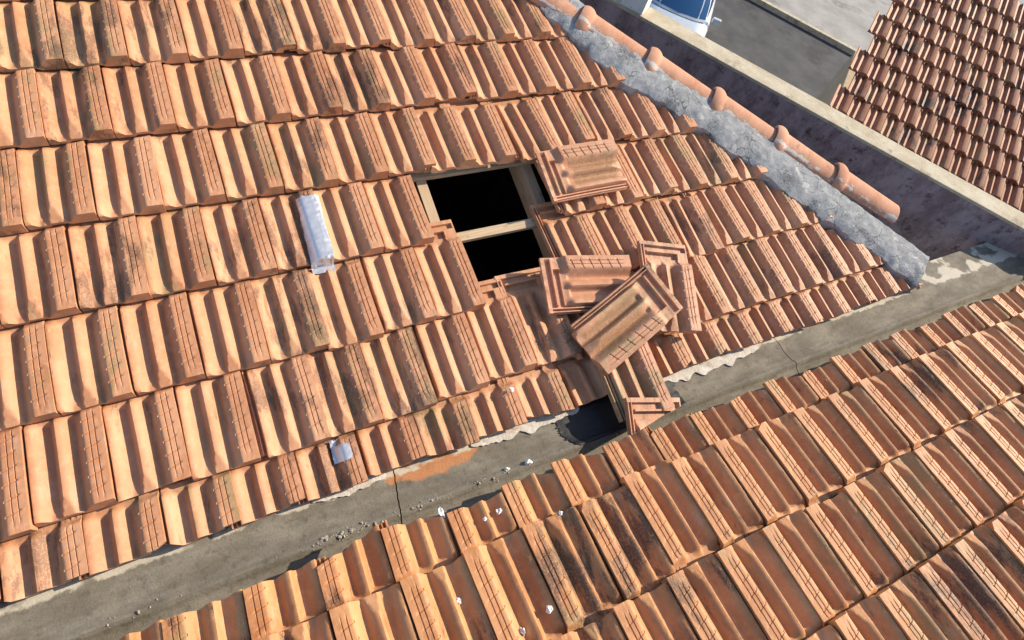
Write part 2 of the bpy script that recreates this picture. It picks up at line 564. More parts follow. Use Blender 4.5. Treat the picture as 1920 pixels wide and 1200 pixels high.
def tile_mesh(seed, mat, name='tile'):
    X, Y, Z, B = tile_arrays(seed)
    ny, nx = X.shape
    top = np.stack([X, Y, Z], -1).reshape(-1, 3)
    bot = np.stack([X, Y, B], -1).reshape(-1, 3)
    rs = np.random.RandomState(seed + 500)
    top[:, 2] += rs.normal(0, .00022, len(top))
    n = nx * ny
    fs = grid_faces(nx, ny) + grid_faces(nx, ny, n, True)
    rim = list(range(nx)) + [j * nx + nx - 1 for j in range(1, ny)] + \
        [(ny - 1) * nx + i for i in range(nx - 2, -1, -1)] + [j * nx for j in range(ny - 2, 0, -1)]
    for a, b in zip(rim, rim[1:] + rim[:1]):
        fs.append((b, a, a + n, b + n))
    return mesh(name, top.tolist() + bot.tolist(), fs, mat, True, 32)


def cut_mesh(src, planes, name='tile'):
    """planes: (point, normal) in tile coordinates; the side the normal points to is broken away"""
    bm = bmesh.new()
    bm.from_mesh(src)
    for co, no in planes:
        g = bm.verts[:] + bm.edges[:] + bm.faces[:]
        r = bmesh.ops.bisect_plane(bm, geom=g, dist=1e-5, plane_co=co, plane_no=no, clear_outer=True)
        es = [e for e in r['geom_cut'] if isinstance(e, bmesh.types.BMEdge) and e.is_valid and e.is_boundary]
        if es:
            try:
                bmesh.ops.triangle_fill(bm, edges=es, use_beauty=True, use_dissolve=False)
            except Exception:
                pass
    if len(bm.verts) < 8:
        bm.free()
        return None
    me = bpy.data.meshes.new(name)
    bm.to_mesh(me)
    bm.free()
    for mt in src.materials: me.materials.append(mt)
    me.polygons.foreach_set('use_smooth', [True] * len(me.polygons))
    me.set_sharp_from_angle(angle=R(32))
    return me


TU = [tile_mesh(11 + i, M_U) for i in range(6)]
TL = [tile_mesh(51 + i, M_L) for i in range(6)]
TX = [tile_mesh(81 + i, M_LOOSE) for i in range(3)]
rng = random.Random(5)


def chipped(src, k):
    r = random.Random(k)
    pl = []
    for q in range(r.choice([1, 1, 2])):
        cx = r.choice([.205, .16, .0, .08])
        a = r.uniform(.35, .95) if cx > .18 else -r.uniform(.35, .95) if cx < .02 else r.uniform(-.06, .06)
        pl.append((Vector((cx, r.uniform(.006, .016), 0)), Vector((math.sin(a), -math.cos(a), r.uniform(-.3, .3)))))
    return cut_mesh(src, pl)


TU += [chipped(TU[i], 7 + i) for i in range(4)]
TL += [chipped(TL[i], 37 + i) for i in range(4)]


def tile_matrix(frame, u, v, h=-BAND, rz=0.0, tilt=None):
    """u, v: butt's left lower corner of the tile in the frame of its roof"""
    t = -(TILT if tilt is None else tilt)
    c = Matrix.Translation((PITCH / 2, 0, 0))
    return frame @ Matrix.Translation((u, v, h)) @ c @ Matrix.Rotation(rz, 4, 'Z') @ c.inverted() @ Matrix.Rotation(t, 4, 'X')


def line_cut(frame_inv_mat, p0, p1, keep, rr, jag=0.012):
    """broken edge in the tile's own coordinates from a line given in world space"""
    a = frame_inv_mat @ p0
    b = frame_inv_mat @ p1
    k = frame_inv_mat @ keep
    d = (b - a)
    d.z = 0
    nrm = Vector((d.y, -d.x, 0)).normalized()
    if (k - a).dot(nrm) > 0: nrm = -nrm
    return a, nrm


# ------------------------------------------------------------------ upper roof
UROOF = empty('tiled_roof', (0.0, -0.6, -0.2))
tag(UROOF, 'large pinkish terracotta tiled roof slope with a dark hole where tiles were lifted out', 'roof')


def wu(u, v, h=0.0): return MU @ Vector((u, v, h))


VERGE = [(0.54, .95), (1.053, .199), (1.174, -.011), (1.236, -.133), (1.365, -.327), (1.424, -.383), (1.621, -.554), (2.02, -1.03), (2.62, -1.74), (2.9, -2.07)]


def verge_u(v):
    vs = [-p[1] for p in VERGE]
    return float(np.interp(-v, vs, [p[0] for p in VERGE]))


GUTV = -1.802
MISSING = {(3, 1.5), (3, 2.5), (3, 3.5), (4, 2), (4, 3)}
# (row, column) -> shift in columns, shift in rows, turn
NUDGE = {(4, 7): (.10, .05, R(-2.6)), (2, 3): (-.15, .06, 0), (2, 2): (-.10, .05, 0), (2, 4): (-.02, .07, R(2.3)), (2, 5): (-.07, .01, R(0.6)),
         (3, 6.5): (.12, -.02, 0), (3, 5.5): (.05, 0, 0), (5, -2.5): (.10, .01, 0), (5, 1.5): (.08, -.06, 0), (5, .5): (.04, -.02, 0),
         (5, 2.5): (.09, -.07, R(-.8)), (4, -1): (-.05, .05, 0), (6, 3): (.12, 0, R(1)), (3, -.5): (-.05, 0, 0), (3, .5): (-.05, 0, 0)}
UT = []
for j in range(-2, 7):
    half = .5 if j % 2 else 0.0
    rowdv = rng.uniform(-.004, .004)
    for ci in range(-11, 16):
        c = ci + half
        if (j, c) in MISSING: continue
        dc, dr, rz = NUDGE.get((j, c), (0, 0, 0))
        u0 = (c - 1 + dc) * PITCH + rng.uniform(-.002, .002)
        v0 = -(j + dr) * EXPO + rowdv + rng.uniform(-.003, .003)
        if u0 < -2.1: continue
        vu = verge_u(v0 + .1)
        if u0 > verge_u(v0) + .0: continue
        M = tile_matrix(MU, u0, v0, -BAND + rng.uniform(-.0012, .0022), rz + rng.uniform(-R(.7), R(.7)), TILT + rng.uniform(-.004, .006))
        src = TU[rng.randrange(len(TU))]
        planes = []
        Mi = M.inverted()
        # jagged break along the verge
        if u0 + PITCH * 1.05 > verge_u(v0 + TLEN) - .06:
            va, vb = v0 - .05, v0 + TLEN + .05
            e = rng.uniform(.01, .05)
            k0 = rng.uniform(.12, .26)
            A = wu(verge_u(va) + e + .02, va)
            Mid = wu(verge_u(v0 + k0) + rng.uniform(.015, .055), v0 + k0)
            Bp = wu(verge_u(vb) + e, vb)
            kp = wu(u0 - 1.5, v0 - .6)
            planes.append(line_cut(Mi, A, Mid, kp, rng))
            planes.append(line_cut(Mi, Mid, Bp, kp, rng))
        # cut along the gutter
        if v0 < GUTV + .04 + .25 and j >= 6:
            d1, d2 = rng.uniform(-.014, .012), rng.uniform(-.014, .012)
            if (j, c) == (6, 2): d1, d2 = .03, -.02
            A, Bp = wu(u0 - .04, GUTV + d1), wu(u0 + .25, GUTV + d2)
            planes.append(line_cut(Mi, A, Bp, wu(u0, GUTV + 2), rng))
            if rng.random() < .6:
                q = rng.choice([-1, 1])
                cx = u0 + (.035 if q < 0 else .19)
                A, Bp = wu(cx - .05, GUTV + .02 + .05 * q * .9), wu(cx + .05, GUTV + .02 - .05 * q * .9)
                if q > 0:
                    A, Bp = wu(u0 + .14, GUTV - .012), wu(u0 + .23, GUTV + .03)
                else:
                    A, Bp = wu(u0 + .05, GUTV - .012), wu(u0 - .04, GUTV + .03)
                planes.append(line_cut(Mi, A, Bp, wu(u0 + .1, GUTV + 2), rng))
        me = src if not planes else cut_mesh(src, planes)
        if me is None: continue
        o = link('tile', me, UROOF, M)
        UT.append((j, c, u0, v0))

# battens under every row, rafters below them
for j in range(-1, 7):
    vb = -.640 - (j - 2) * EXPO
    vend = verge_u(vb) - .02
    bm = bmesh.new()
    box_bm(bm, -2.1, vend, -.021, .021, -.026, 0, .002)
    link('batten', bm_mesh('batten', bm, M_WOOD), UROOF, MU @ Matrix.Translation((0, vb + .006, -.089)))
for u in (-1.70, -1.08, -.46, .158, .690, 1.25):
    bm = bmesh.new()
    vtop = .9
    if u > .54: vtop = float(np.interp(u, [p[0] for p in VERGE], [p[1] for p in VERGE])) - .08
    box_bm(bm, -1.80, vtop, -.0235, .0235, -.13, 0, .002)
    link('rafter', bm_mesh('rafter', bm, M_WOOD), UROOF, MU @ Matrix.Translation((u, 0, -.1165)) @ Matrix.Rotation(math.pi / 2, 4, 'Z'))

# attic below: floor and enclosing walls
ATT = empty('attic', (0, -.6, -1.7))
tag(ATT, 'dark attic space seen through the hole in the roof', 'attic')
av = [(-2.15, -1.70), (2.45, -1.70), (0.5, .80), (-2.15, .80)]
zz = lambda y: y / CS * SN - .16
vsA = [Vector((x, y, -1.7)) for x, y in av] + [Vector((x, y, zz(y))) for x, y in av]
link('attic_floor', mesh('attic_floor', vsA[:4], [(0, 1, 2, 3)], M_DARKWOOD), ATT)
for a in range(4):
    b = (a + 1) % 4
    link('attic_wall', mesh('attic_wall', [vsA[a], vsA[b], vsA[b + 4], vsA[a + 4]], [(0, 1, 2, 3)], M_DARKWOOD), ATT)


# ------------------------------------------------------------------ verge: mortar bed and ridge caps
def mortar_strip():
    P = []
    rr = random.Random(3)
    N = 170
    for i in range(N):
        v = .62 - (.62 + 1.80) * i / (N - 1)
        u = verge_u(v)
        e = .030 * noise.noise(Vector((v * 14, 3.3, 0))) + .016 * noise.noise(Vector((v * 45, 1.3, 0)))
        row = []
        for k in range(12):
            t = k / 11
            w_ = .205
            uu = u - .012 + e * (1 - t) + t * w_ * .80
            vv = v + (t * w_ * .62) + .4 * e * (1 - t)
            hh = -.014 + .026 * math.sin(min(1, t * 1.6) * math.pi / 2) ** .8
            hh += .007 * noise.noise(Vector((uu * 22, vv * 22, 2))) + .004 * noise.noise(Vector((uu * 60, vv * 60, 5)))
            row.append(wu(uu, vv, hh))
        P.append(row)
    return slab_from_grid([list(r) for r in zip(*P)][::-1], .10, M_MORTAR, 'mortar_bed')


link('mortar_bed', mortar_strip(), UROOF)
CDIR = Vector((.72, -.69)).normalized()
CPER = Vector((.69, .72)).normalized()


def cap_mesh(seed):
    rs = random.Random(seed)
    L, NA = .45, 18
    st = [0, .003, .008, .016, .026, .036, .046, .056, .064, .070, .076, .085, .12, .2, .3, .4, L - .004, L]
    vs, fs = [], []

    def rad(s):
        r = .062 + .010 * (1 - s / L)
        if s < .075: r += .020 * math.sin(min(1, (s + .006) / .081) * math.pi) ** .8
        return r
    for s in st:
        r = rad(s)
        for a in range(NA + 1):
            th = math.pi * a / NA
            ww = 1 + .012 * noise.noise(Vector((s * 12, th * 2, seed * 3.7)))
            vs.append((s, -math.cos(th) * r * 1.12 * ww, math.sin(th) * r * .58 * ww))
    n = len(vs)
    for s in st:
        r = rad(s) - .013
        for a in range(NA + 1):
            th = math.pi * a / NA
            vs.append((s, -math.cos(th) * r * 1.12, math.sin(th) * r * .58))
    nx = NA + 1
    fs += grid_faces(nx, len(st), 0, True) + grid_faces(nx, len(st), n)
    for j in range(len(st) - 1):
        for a, fl in ((0, False), (NA, True)):
            q = (j * nx + a, (j + 1) * nx + a, n + (j + 1) * nx + a, n + j * nx + a)
            fs.append(q[::-1] if fl else q)
    for j, fl in ((0, True), (len(st) - 1, False)):
        for a in range(NA):
            q = (j * nx + a, j * nx + a + 1, n + j * nx + a + 1, n + j * nx + a)
            fs.append(q[::-1] if fl else q)
    return mesh('ridge_cap', vs, fs, M_CAP, True, 40)


cap_ms = [cap_mesh(i) for i in range(3)]
for i in range(-2, 5):
    s = i * .417
    cu, cv = 1.232 + CDIR.x * s, .068 + CDIR.y * s
    ang = math.atan2(CDIR.y, CDIR.x)
    M = MU @ Matrix.Translation((cu + .022, cv + .022, -.012)) @ Matrix.Rotation(ang + rng.uniform(-.015, .015), 4, 'Z') @ Matrix.Rotation(R(1.4), 4, 'Y')
    link('ridge_cap', cap_ms[i % 3], UROOF, M)

# ------------------------------------------------------------------ gutter between the roofs
GUT = empty('valley_gutter', (0.2, -1.85, -.5))
tag(GUT, 'grey brown cement gutter running between the two tiled roof slopes', 'gutter')
GP = [(-1.62, -.475), (-1.68, -.472), (-1.73, -.462), (-1.77, -.456), (-1.80, -.458), (-1.83, -.461), (-1.86, -.460), (-1.885, -.454), (-1.898, -.446),
      (-1.906, -.4445), (-1.914, -.450), (-1.925, -.462), (-1.95, -.472), (-1.99, -.478), (-2.06, -.480)]


def gut_h(x, y):
    ys = [-p[0] for p in GP]
    z = float(np.interp(-y, ys, [p[1] for p in GP]))
    return z + .0035 * noise.noise(Vector((x * 7, y * 9, .4))) + .0016 * noise.noise(Vector((x * 30, y * 40, 7)))


def gutter_seg(x0, x1, sk0, sk1):
    ysub = []
    for a, b in zip(GP, GP[1:]):
        ysub += [a[0], (a[0] * 2 + b[0]) / 3, (a[0] + 2 * b[0]) / 3]
    ysub.append(GP[-1][0])
    n = max(4, int((x1 - x0) / .018))
    P = []
    for y in ysub[::-1]:
        row = []
        for i in range(n + 1):
            t = i / n
            xa = x0 + sk0 * (y + 1.83) + .003 * noise.noise(Vector((y * 60, x0, 1))) * (1 if sk0 else 0)
            xb = x1 + sk1 * (y + 1.83) + .003 * noise.noise(Vector((y * 60, x1, 1))) * (1 if sk1 else 0)
            x = xa + (xb - xa) * t
            row.append(Vector((x, y, gut_h(x, y))))
        P.append(row)
    return slab_from_grid(P, .06, M_GUTTER, 'gutter_slab')


for x0, x1, s0, s1 in [(-2.2, -.3395, 0, .16), (-.335, 1.62, .16, -.1), (1.6245, 4.2, -.1, 0)]:
    link('gutter_slab', gutter_seg(x0, x1, s0, s1), GUT)


def sheet(name, pts_fn, nx, ny, mat, thick, parent, lift):
    P = []
    for j in range(ny):
        row = []
        for i in range(nx):
            x, y = pts_fn(i / (nx - 1), j / (ny - 1))
            row.append(Vector((x, y, gut_h(x, y) + lift + .0015 * noise.noise(Vector((x * 50, y * 50, 3))))))
        P.append(row)
    return link(name, slab_from_grid(P, thick, mat, name), parent)


def tar(u, t):
    y = -1.700 - .208 * t
    nz = noise.noise(Vector((t * 9, 2, 0)))
    r = .05 * max(0, (t - .55) / .45) ** 2.2
    xa = .350 - .012 * (1 - t) + .006 * nz + r + .020 * noise.noise(Vector((t * 26, 8, 0))) + .010 * noise.noise(Vector((t * 60, 4, 0)))
    xb = .95 + .01 * nz
    x = xa + (xb - xa) * u
    return x, y + .004 * noise.noise(Vector((x * 16, 5, 0))) * t


sheet('tar_patch', tar, 50, 60, M_TAR, .0035, GUT, .004)


def lime_edge(x0, x1, depth, seed, ytop=-1.70):
    def fn(u, t):
        x = x0 + (x1 - x0) * u
        env = math.sin(math.pi * min(1, max(0, u))) ** .35
        y1 = ytop - (-1.760 - depth * env * (.65 + .7 * noise.noise(Vector((x * 19, seed, 0)))) - .008 * noise.noise(Vector((x * 60, seed, 2))) - ytop) * -1
        y = ytop + (-1.762 - depth * env * (.75 + .7 * noise.noise(Vector((x * 19, seed, 0)))) - .006 * noise.noise(Vector((x * 60, seed, 2))) - ytop) * t
        return x, y
    return fn


for x0, x1, dp, sd in [(-.62, -.355, .020, 3), (-.02, .47, .030, 8), (.86, 1.5, .05, 14)]:
    sheet('lime_smear', lime_edge(x0, x1, dp, sd), 46, 10, M_LIME, .004, GUT, .0065)

# ------------------------------------------------------------------ lower roof
LROOF = empty('tiled_roof', (0.5, -2.4, -.3))
tag(LROOF, 'orange terracotta tiled roof slope in the foreground below the gutter', 'roof')


def wl(u, v, h=0.0): return ML @ Vector((-u, v, h))


LCUT = -.152
for j, cs, dv in [(-1, .05, 0), (0, .05, 0), (1, -.25, 0), (2, -.20, 0), (3, -.2, 0)]:
    for ci in range(-6, 22):
        c = ci + cs
        u_left = c * PITCH + rng.uniform(-.003, .003)
        v0 = j * EXPO + rng.uniform(-.004, .004) - (.022 if (j == 0 and ci == 5) else 0) - (.010 if (j == 0 and ci > 5) else 0)
        if j == -1 and ci == 0: v0 += .0
        # ML frame x runs to the left, so the tile's left corner (own x=0) is at u_left + PITCH
        M = tile_matrix(ML, -(u_left + PITCH), v0, -BAND + rng.uniform(-.0015, .0025), rng.uniform(-R(.9), R(.9)), TILT + rng.uniform(-.004, .006))
        src = TL[rng.randrange(len(TL))]
        me = src
        if j == -1:
            Mi = M.inverted()
            d1, d2 = rng.uniform(-.02, .018), rng.uniform(-.02, .018)
            if ci == 0: d1, d2 = .03, -.045
            A, Bp = wl(u_left - .02, LCUT + d1), wl(u_left + .24, LCUT + d2)
            pl = [line_cut(Mi, A, Bp, wl(u_left, LCUT + 2), rng)]
            if rng.random() < .7:
                if rng.random() < .5: A, Bp = wl(u_left + .13, LCUT - .02), wl(u_left + .23, LCUT + .035)
                else: A, Bp = wl(u_left + .08, LCUT - .02), wl(u_left - .02, LCUT + .035)
                pl.append(line_cut(Mi, A, Bp, wl(u_left + .1, LCUT + 2), rng))
            me = cut_mesh(src, pl)
            if me is None: continue
        link('tile', me, LROOF, M)
# rough deck under the lower roof
bm = bmesh.new()
box_bm(bm, -4.0, 1.5, -.14, 1.6, -.20, -.135)
link('roof_deck', bm_mesh('roof_deck', bm, M_DARKWOOD), LROOF, ML)


# ------------------------------------------------------------------ loose tiles
def loose(label, u, v, h, rz, rx, ry, src, planes=None, sy=1.12, sx=1.05, name='loose_roof_tile'):
    me = src if not planes else cut_mesh(src, [(Vector(a), Vector(b)) for a, b in planes], 'loose_roof_tile')
    c = Matrix.Translation((-PITCH * .43, -TLEN / 2, 0))
    M = MU @ Matrix.Translation((u, v, h)) @ Matrix.Rotation(rz, 4, 'Z') @ Matrix.Rotation(ry, 4, 'Y') @ Matrix.Rotation(rx, 4, 'X') @ Matrix.Diagonal((sx, sy, 1, 1)) @ c
    o = link(name, me, None, M)
    return tag(o, label, 'roof tile', 'tiles lifted out of the roof')


loose('mossy terracotta tile lying crosswise just right of the hole', .876, -.806, .018, R(90), R(0), R(-1.5), TX[0], sy=.98)
loose('terracotta tile lying crosswise at the lower right corner of the hole', .684, -1.336, .004, R(78.5), R(0), R(0), TX[1], sy=1.0)
loose('terracotta tile lying lengthwise at the right edge of the heap, under the topmost tile', 1.060, -1.44, .016, R(-17), R(1), R(2), TX[2], sy=1.0)
loose('terracotta tile lying aslant on top of the heap of loose tiles', .764, -1.532, .056, R(-69.5), R(7), R(2), TX[0], sy=1.13)
loose('slipped terracotta tile jutting out over the gutter below the heap', .700, -1.735, .010, R(-1), R(-3), R(0), TX[1], sy=.98)
loose('triangular broken corner of a terracotta tile lying above the gutter', .675, -2.10, .034, R(-16), R(2), R(5), TX[2],
      [((-.03, .285, 0), (.45, -1.0, 0))], sy=1.08, sx=1.12, name='broken_tile_piece')


# ------------------------------------------------------------------ foil tape patches that follow the tiles
def surf_u(u, v):
    best = -.09
    for (j, c, u0, v0) in UT:
        x, y = u - u0, v - v0
        if 0 <= x <= PITCH and -.004 <= y <= TLEN:
            z = float(prof(x / PITCH)) if y < .30 else .012
            z = z - BAND - y * math.tan(TILT)
            best = max(best, z)
    return best


def foil(label, u0, u1, v0, v1, skew, nx, ny, crum, mode):
    P = []
    for jj in range(ny):
        row = []
        for i in range(nx):
            s, t = i / (nx - 1), jj / (ny - 1)
            v = v0 + (v1 - v0) * t
            u = u0 + (u1 - u0) * s + skew * t + .004 * noise.noise(Vector((t * 7, mode, s * 3)))
            v += .005 * noise.noise(Vector((s * 5, mode + 4, t * 2)))
            hs = [surf_u(u + a, v + b) for a in (-.012, 0, .012) for b in (-.006, .006)]
            h = max(surf_u(u, v), surf_u(u + .003, v), surf_u(u - .003, v)) * .8 + sum(hs) / 6 * .2 + .0065
            h += crum * noise.noise(Vector((u * 25, v * 70, mode))) + crum * .35 * noise.noise(Vector((u * 120, v * 160, mode)))
            row.append(wu(u, v, h))
        P.append(row)
    me = slab_from_grid(P, .0015, M_FOIL, 'foil_patch')
    o = link('foil_patch', me)
    return tag(o, label, 'foil patch')


foil('small silver foil tape patch on a cut tile just above the gutter', -.517, -.453, -1.722, -1.640, .004, 18, 20, .0016, 3)
foil('long silver foil tape strip over tile rows at the left', -.405, -.318, -1.012, -.690, .016, 20, 64, .0018, 9)


# ------------------------------------------------------------------ plaster crumbs and litter
def lump(seed, r, mat, name, sq=(1, 1, .75), sub=3):
    bm = bmesh.new()
    bmesh.ops.create_icosphere(bm, subdivisions=sub, radius=r)
    for v in bm.verts:
        q = v.co.normalized()
        f = 1 + .75 * noise.noise(q * 1.3 + Vector((seed * 3.1, 0, 0))) + .45 * noise.noise(q * 3.2 + Vector((0, seed * 1.7, 0)))
        v.co = Vector((v.co.x * f * sq[0], v.co.y * f * sq[1], v.co.z * f * sq[2]))
    return bm_mesh(name, bm, mat, True, 30)


def surf_l(u, v):
    best = -.09
    for j, cs in [(-1, .05), (0, .05), (1, -.25), (2, -.2)]:
        x = ((-(u / PITCH - cs)) % 1.0)
        y = v - j * EXPO
        if 0 <= y <= TLEN:
            best = max(best, float(prof(x)) * (1 if y < .31 else .4) - BAND - y * math.tan(TILT))
    return best


for i, (u, v, r, lab, sq) in enumerate([
        (.607, -.088, .0105, 'larger of two white plaster crumbs side by side near the gutter on the lower roof', (1, .8, .9)),
        (.370, .119, .0090, 'white plaster crumb lying alone in a trough at the lower left of the lower roof', (1, 1, .9)),
        (.616, .252, .0105, 'round white plaster crumb between two tile bands near the bottom edge', (1, 1, .9)),
        (.515, .271, .0110, 'tall pointed white plaster crumb at the bottom edge of the lower roof', (.8, 1.1, 1.6)),
        (.548, -.079, .0060, 'tiny white plaster fleck left of a larger crumb on the lower roof', (1, 1, .5)),
        (.795, .002, .0080, 'white plaster crumb stuck under a tile end in the middle of the lower roof', (1, .9, .9)),
        (.419, -.151, .0120, 'flat grey plaster flake on the leftmost cut tile edge by the gutter', (.6, 1.3, .3))]):
    p = wl(u, v, surf_l(u, v) + r * .45)
    o = link('plaster_crumb', lump(i + 1, r, M_WHITE, 'plaster_crumb', sq), None, Matrix.Translation(p))
    tag(o, lab, 'crumb', 'white plaster crumbs')
for i, (x, y, r, lab) in enumerate([(.163, -1.898, .011, 'grey and white crumb lying alone on the gutter lip'), (.075, -1.893, .008, 'smaller white crumb on the gutter lip just left of the lone larger one')]):
    o = link('plaster_crumb', lump(i + 31, r, M_WHITE, 'plaster_crumb', (1.2, .8, .7)), None, Matrix.Translation((x, y, gut_h(x, y) + r * .4)))
    tag(o, lab, 'crumb', 'white plaster crumbs')
p = wu(.19, -1.665, -.012)
o = link('plaster_crumb', lump(61, .009, M_WHITE, 'plaster_crumb'), None, Matrix.Translation(p))
tag(o, 'white crumb beside the dry straws on the upper roof', 'crumb', 'white plaster crumbs')

bm = bmesh.new()
rr = random.Random(17)
for i in range(270):
    if i < 180:
        x = rr.choice([rr.uniform(-.64, -.44), rr.gauss(-.25, .05), rr.uniform(-1.4, .6), rr.gauss(-.04, .04), rr.gauss(-.54, .05)])
        y = -1.902 + rr.gauss(0, .007)
    else:
        x, y = rr.uniform(-1.5, 1.6), rr.uniform(-1.95, -1.75)
    r = rr.choice([.0015, .002, .002, .003, .003, .0055]) * rr.uniform(.7, 1.15) * (1 if i < 180 else .45)
    g = bmesh.ops.create_icosphere(bm, subdivisions=1, radius=r)
    sx, sy, sz = rr.uniform(.7, 1.3), rr.uniform(.7, 1.3), rr.uniform(.5, .9)
    for v in g['verts']:
        f = rr.uniform(.75, 1.2)
        v.co = Vector((v.co.x * sx * f + x, v.co.y * sy * f + y, v.co.z * sz * f + gut_h(x, y) + r * .3))
tag(link('mortar_crumbs', bm_mesh('mortar_crumbs', bm, M_CRUMB)), 'line of small pale mortar crumbs along the gutter lip', 'crumbs', kind='stuff')

bm = bmesh.new()
for i in range(6):
    a = rr.uniform(1.2, 2.6)
    base = wu(.165 + rr.uniform(-.01, .01), -1.640, .004)
    d = MU.to_3x3() @ Vector((math.cos(a) * .7, -math.sin(a), rr.uniform(.15, .5)))
    d.normalize()
    L = rr.uniform(.04, .07)
    side = d.cross(Vector((0, 0, 1))).normalized() * .0009
    up = Vector((0, 0, .0012))
    pts = [base + d * (L * t) + Vector((0, 0, -.018 * t * t)) for t in (0, .35, .7, 1)]
    ring = []
    for t, q in zip((1, .9, .7, .3), pts):
        ring.append([bm.verts.new(q + side * t), bm.verts.new(q + up * t), bm.verts.new(q - side * t)])
    for A, Bq in zip(ring, ring[1:]):
        for k in range(3):
            bm.faces.new((A[k], A[(k + 1) % 3], Bq[(k + 1) % 3], Bq[k]))
tag(link('dry_straw', bm_mesh('dry_straw', bm, M_STRAW)), 'few dry straws stuck under a tile end above the gutter', 'straw')

# ------------------------------------------------------------------ parapet beyond the verge
WD = Vector((.594, -.804, 0))
WN = Vector((.804, .594, 0))
PZ = -.30
W0 = Vector((1.933, .691, 0))


def wall_seg(parent, name, p0, d, n, l0, l1, t0, t1, z0, z1, mat, bev=.006, div=None):
    bm = bmesh.new()
    box_bm(bm, l0, l1, t0, t1, z0, z1, bev)
    M = Matrix(((d.x, n.x, 0, p0.x), (d.y, n.y, 0, p0.y), (0, 0, 1, 0), (0, 0, 0, 1)))
    return link(name, bm_mesh(name, bm, mat), parent, M)


PAR = empty('parapet_wall', (2.4, .1, -6))
tag(PAR, 'dark stained plaster parapet wall behind the ridge caps with a pale coping and a stub pillar', 'wall')
wall_seg(PAR, 'wall_body', W0, WD, WN, -4, 3.2, 0.0, .15, -6.0, PZ - .012, M_PARAPET)
wall_seg(PAR, 'coping', W0, WD, WN, -4, 3.2, -.004, .16, PZ - .012, PZ + .008, M_COPING, .004)
wall_seg(PAR, 'wall_body', W0 + WD * 3.2, Vector((1, 0, 0)), Vector((0, 1, 0)), .02, 9, -.05, .12, -6.0, PZ - .014, M_PARAPET)
wall_seg(PAR, 'coping', W0 + WD * 3.2, Vector((1, 0, 0)), Vector((0, 1, 0)), .02, 9, -.058, .128, PZ - .014, PZ + .006, M_COPING, .004)
wall_seg(PAR, 'pillar', W0, WD, WN, .075, .235, .004, .145, PZ + .008, PZ + .75, M_PILLARW, .006)
LEDGE = box('ledge', (1, 2, 0, 1, 0, 1), M_PARAPET)
LEDGE.matrix_world = Matrix(((WD.x, WN.x, 0, W0.x), (WD.y, WN.y, 0, W0.y), (0, 0, 1, 0), (0, 0, 0, 1))) @ Matrix.Translation((-5, -.95, -1.35)) @ Matrix.Diagonal((8.5, .94, .15, 1))
tag(LEDGE, 'dark ledge in the gap between the roof edge and the parapet wall', 'ledge')

# ------------------------------------------------------------------ street
GZ = -6.0
g = link('ground', mesh('ground', [(-150, -150, GZ - .15), (150, -150, GZ - .15), (150, 150, GZ - .15), (-150, 150, GZ - .15)], [(0, 1, 2, 3)], M_WALK))
tag(g, 'flat pale cement ground around the houses', None, kind='structure')


def strip(name, a, b, z0, z1, mat):
    bm = bmesh.new()
    box_bm(bm, -40, 60, a, b, z0, z1, .01)
    M = Matrix(((WD.x, WN.x, 0, W0.x), (WD.y, WN.y, 0, W0.y), (0, 0, 1, 0), (0, 0, 0, 1)))
    o = link(name, bm_mesh(name, bm, mat), None, M)
    o['kind'] = 'structure'
    return o


tag(strip('road', 2.2, 15.2, GZ - .3, GZ - .10, M_ASPHALT), 'grey asphalt street below the parapet')
tag(strip('pavement', 15.2, 17.6, GZ - .3, GZ + .03, M_WALK), 'cement pavement along the far side of the street')


mh = Matrix(((WD.x, WN.x, 0, W0.x), (WD.y, WN.y, 0, W0.y), (0, 0, 1, 0), (0, 0, 0, 1)))
for i in range(8):
    link('centre_dash', box('lane_mark', (-6 + i * 4.0, -3.6 + i * 4.0, 8.64, 8.76, GZ - .097, GZ - .094), M_PAINTLINE).data, None, mh)
for o in [o for o in bpy.data.objects if o.name.startswith('lane_mark')]: bpy.data.objects.remove(o)
for o in [o for o in bpy.data.objects if o.name.startswith('centre_dash')]:
    o['kind'] = 'structure'
    o['label'] = 'worn white centre dash on the asphalt street'
strip('kerb', 15.06, 15.2, GZ - .3, GZ + .036, M_COPING)['label'] = 'pale cement kerb along the far pavement'
bm = bmesh.new()
bmesh.ops.create_cone(bm, cap_ends=True, segments=32, radius1=.34, radius2=.33, depth=.02)
o = link('manhole_cover', bm_mesh('manhole_cover', bm, M_RUBBER), None, mh @ Matrix.Translation((4.2, 10.4, GZ - .092)))
tag(o, 'round dark iron manhole cover in the asphalt street', 'manhole cover')
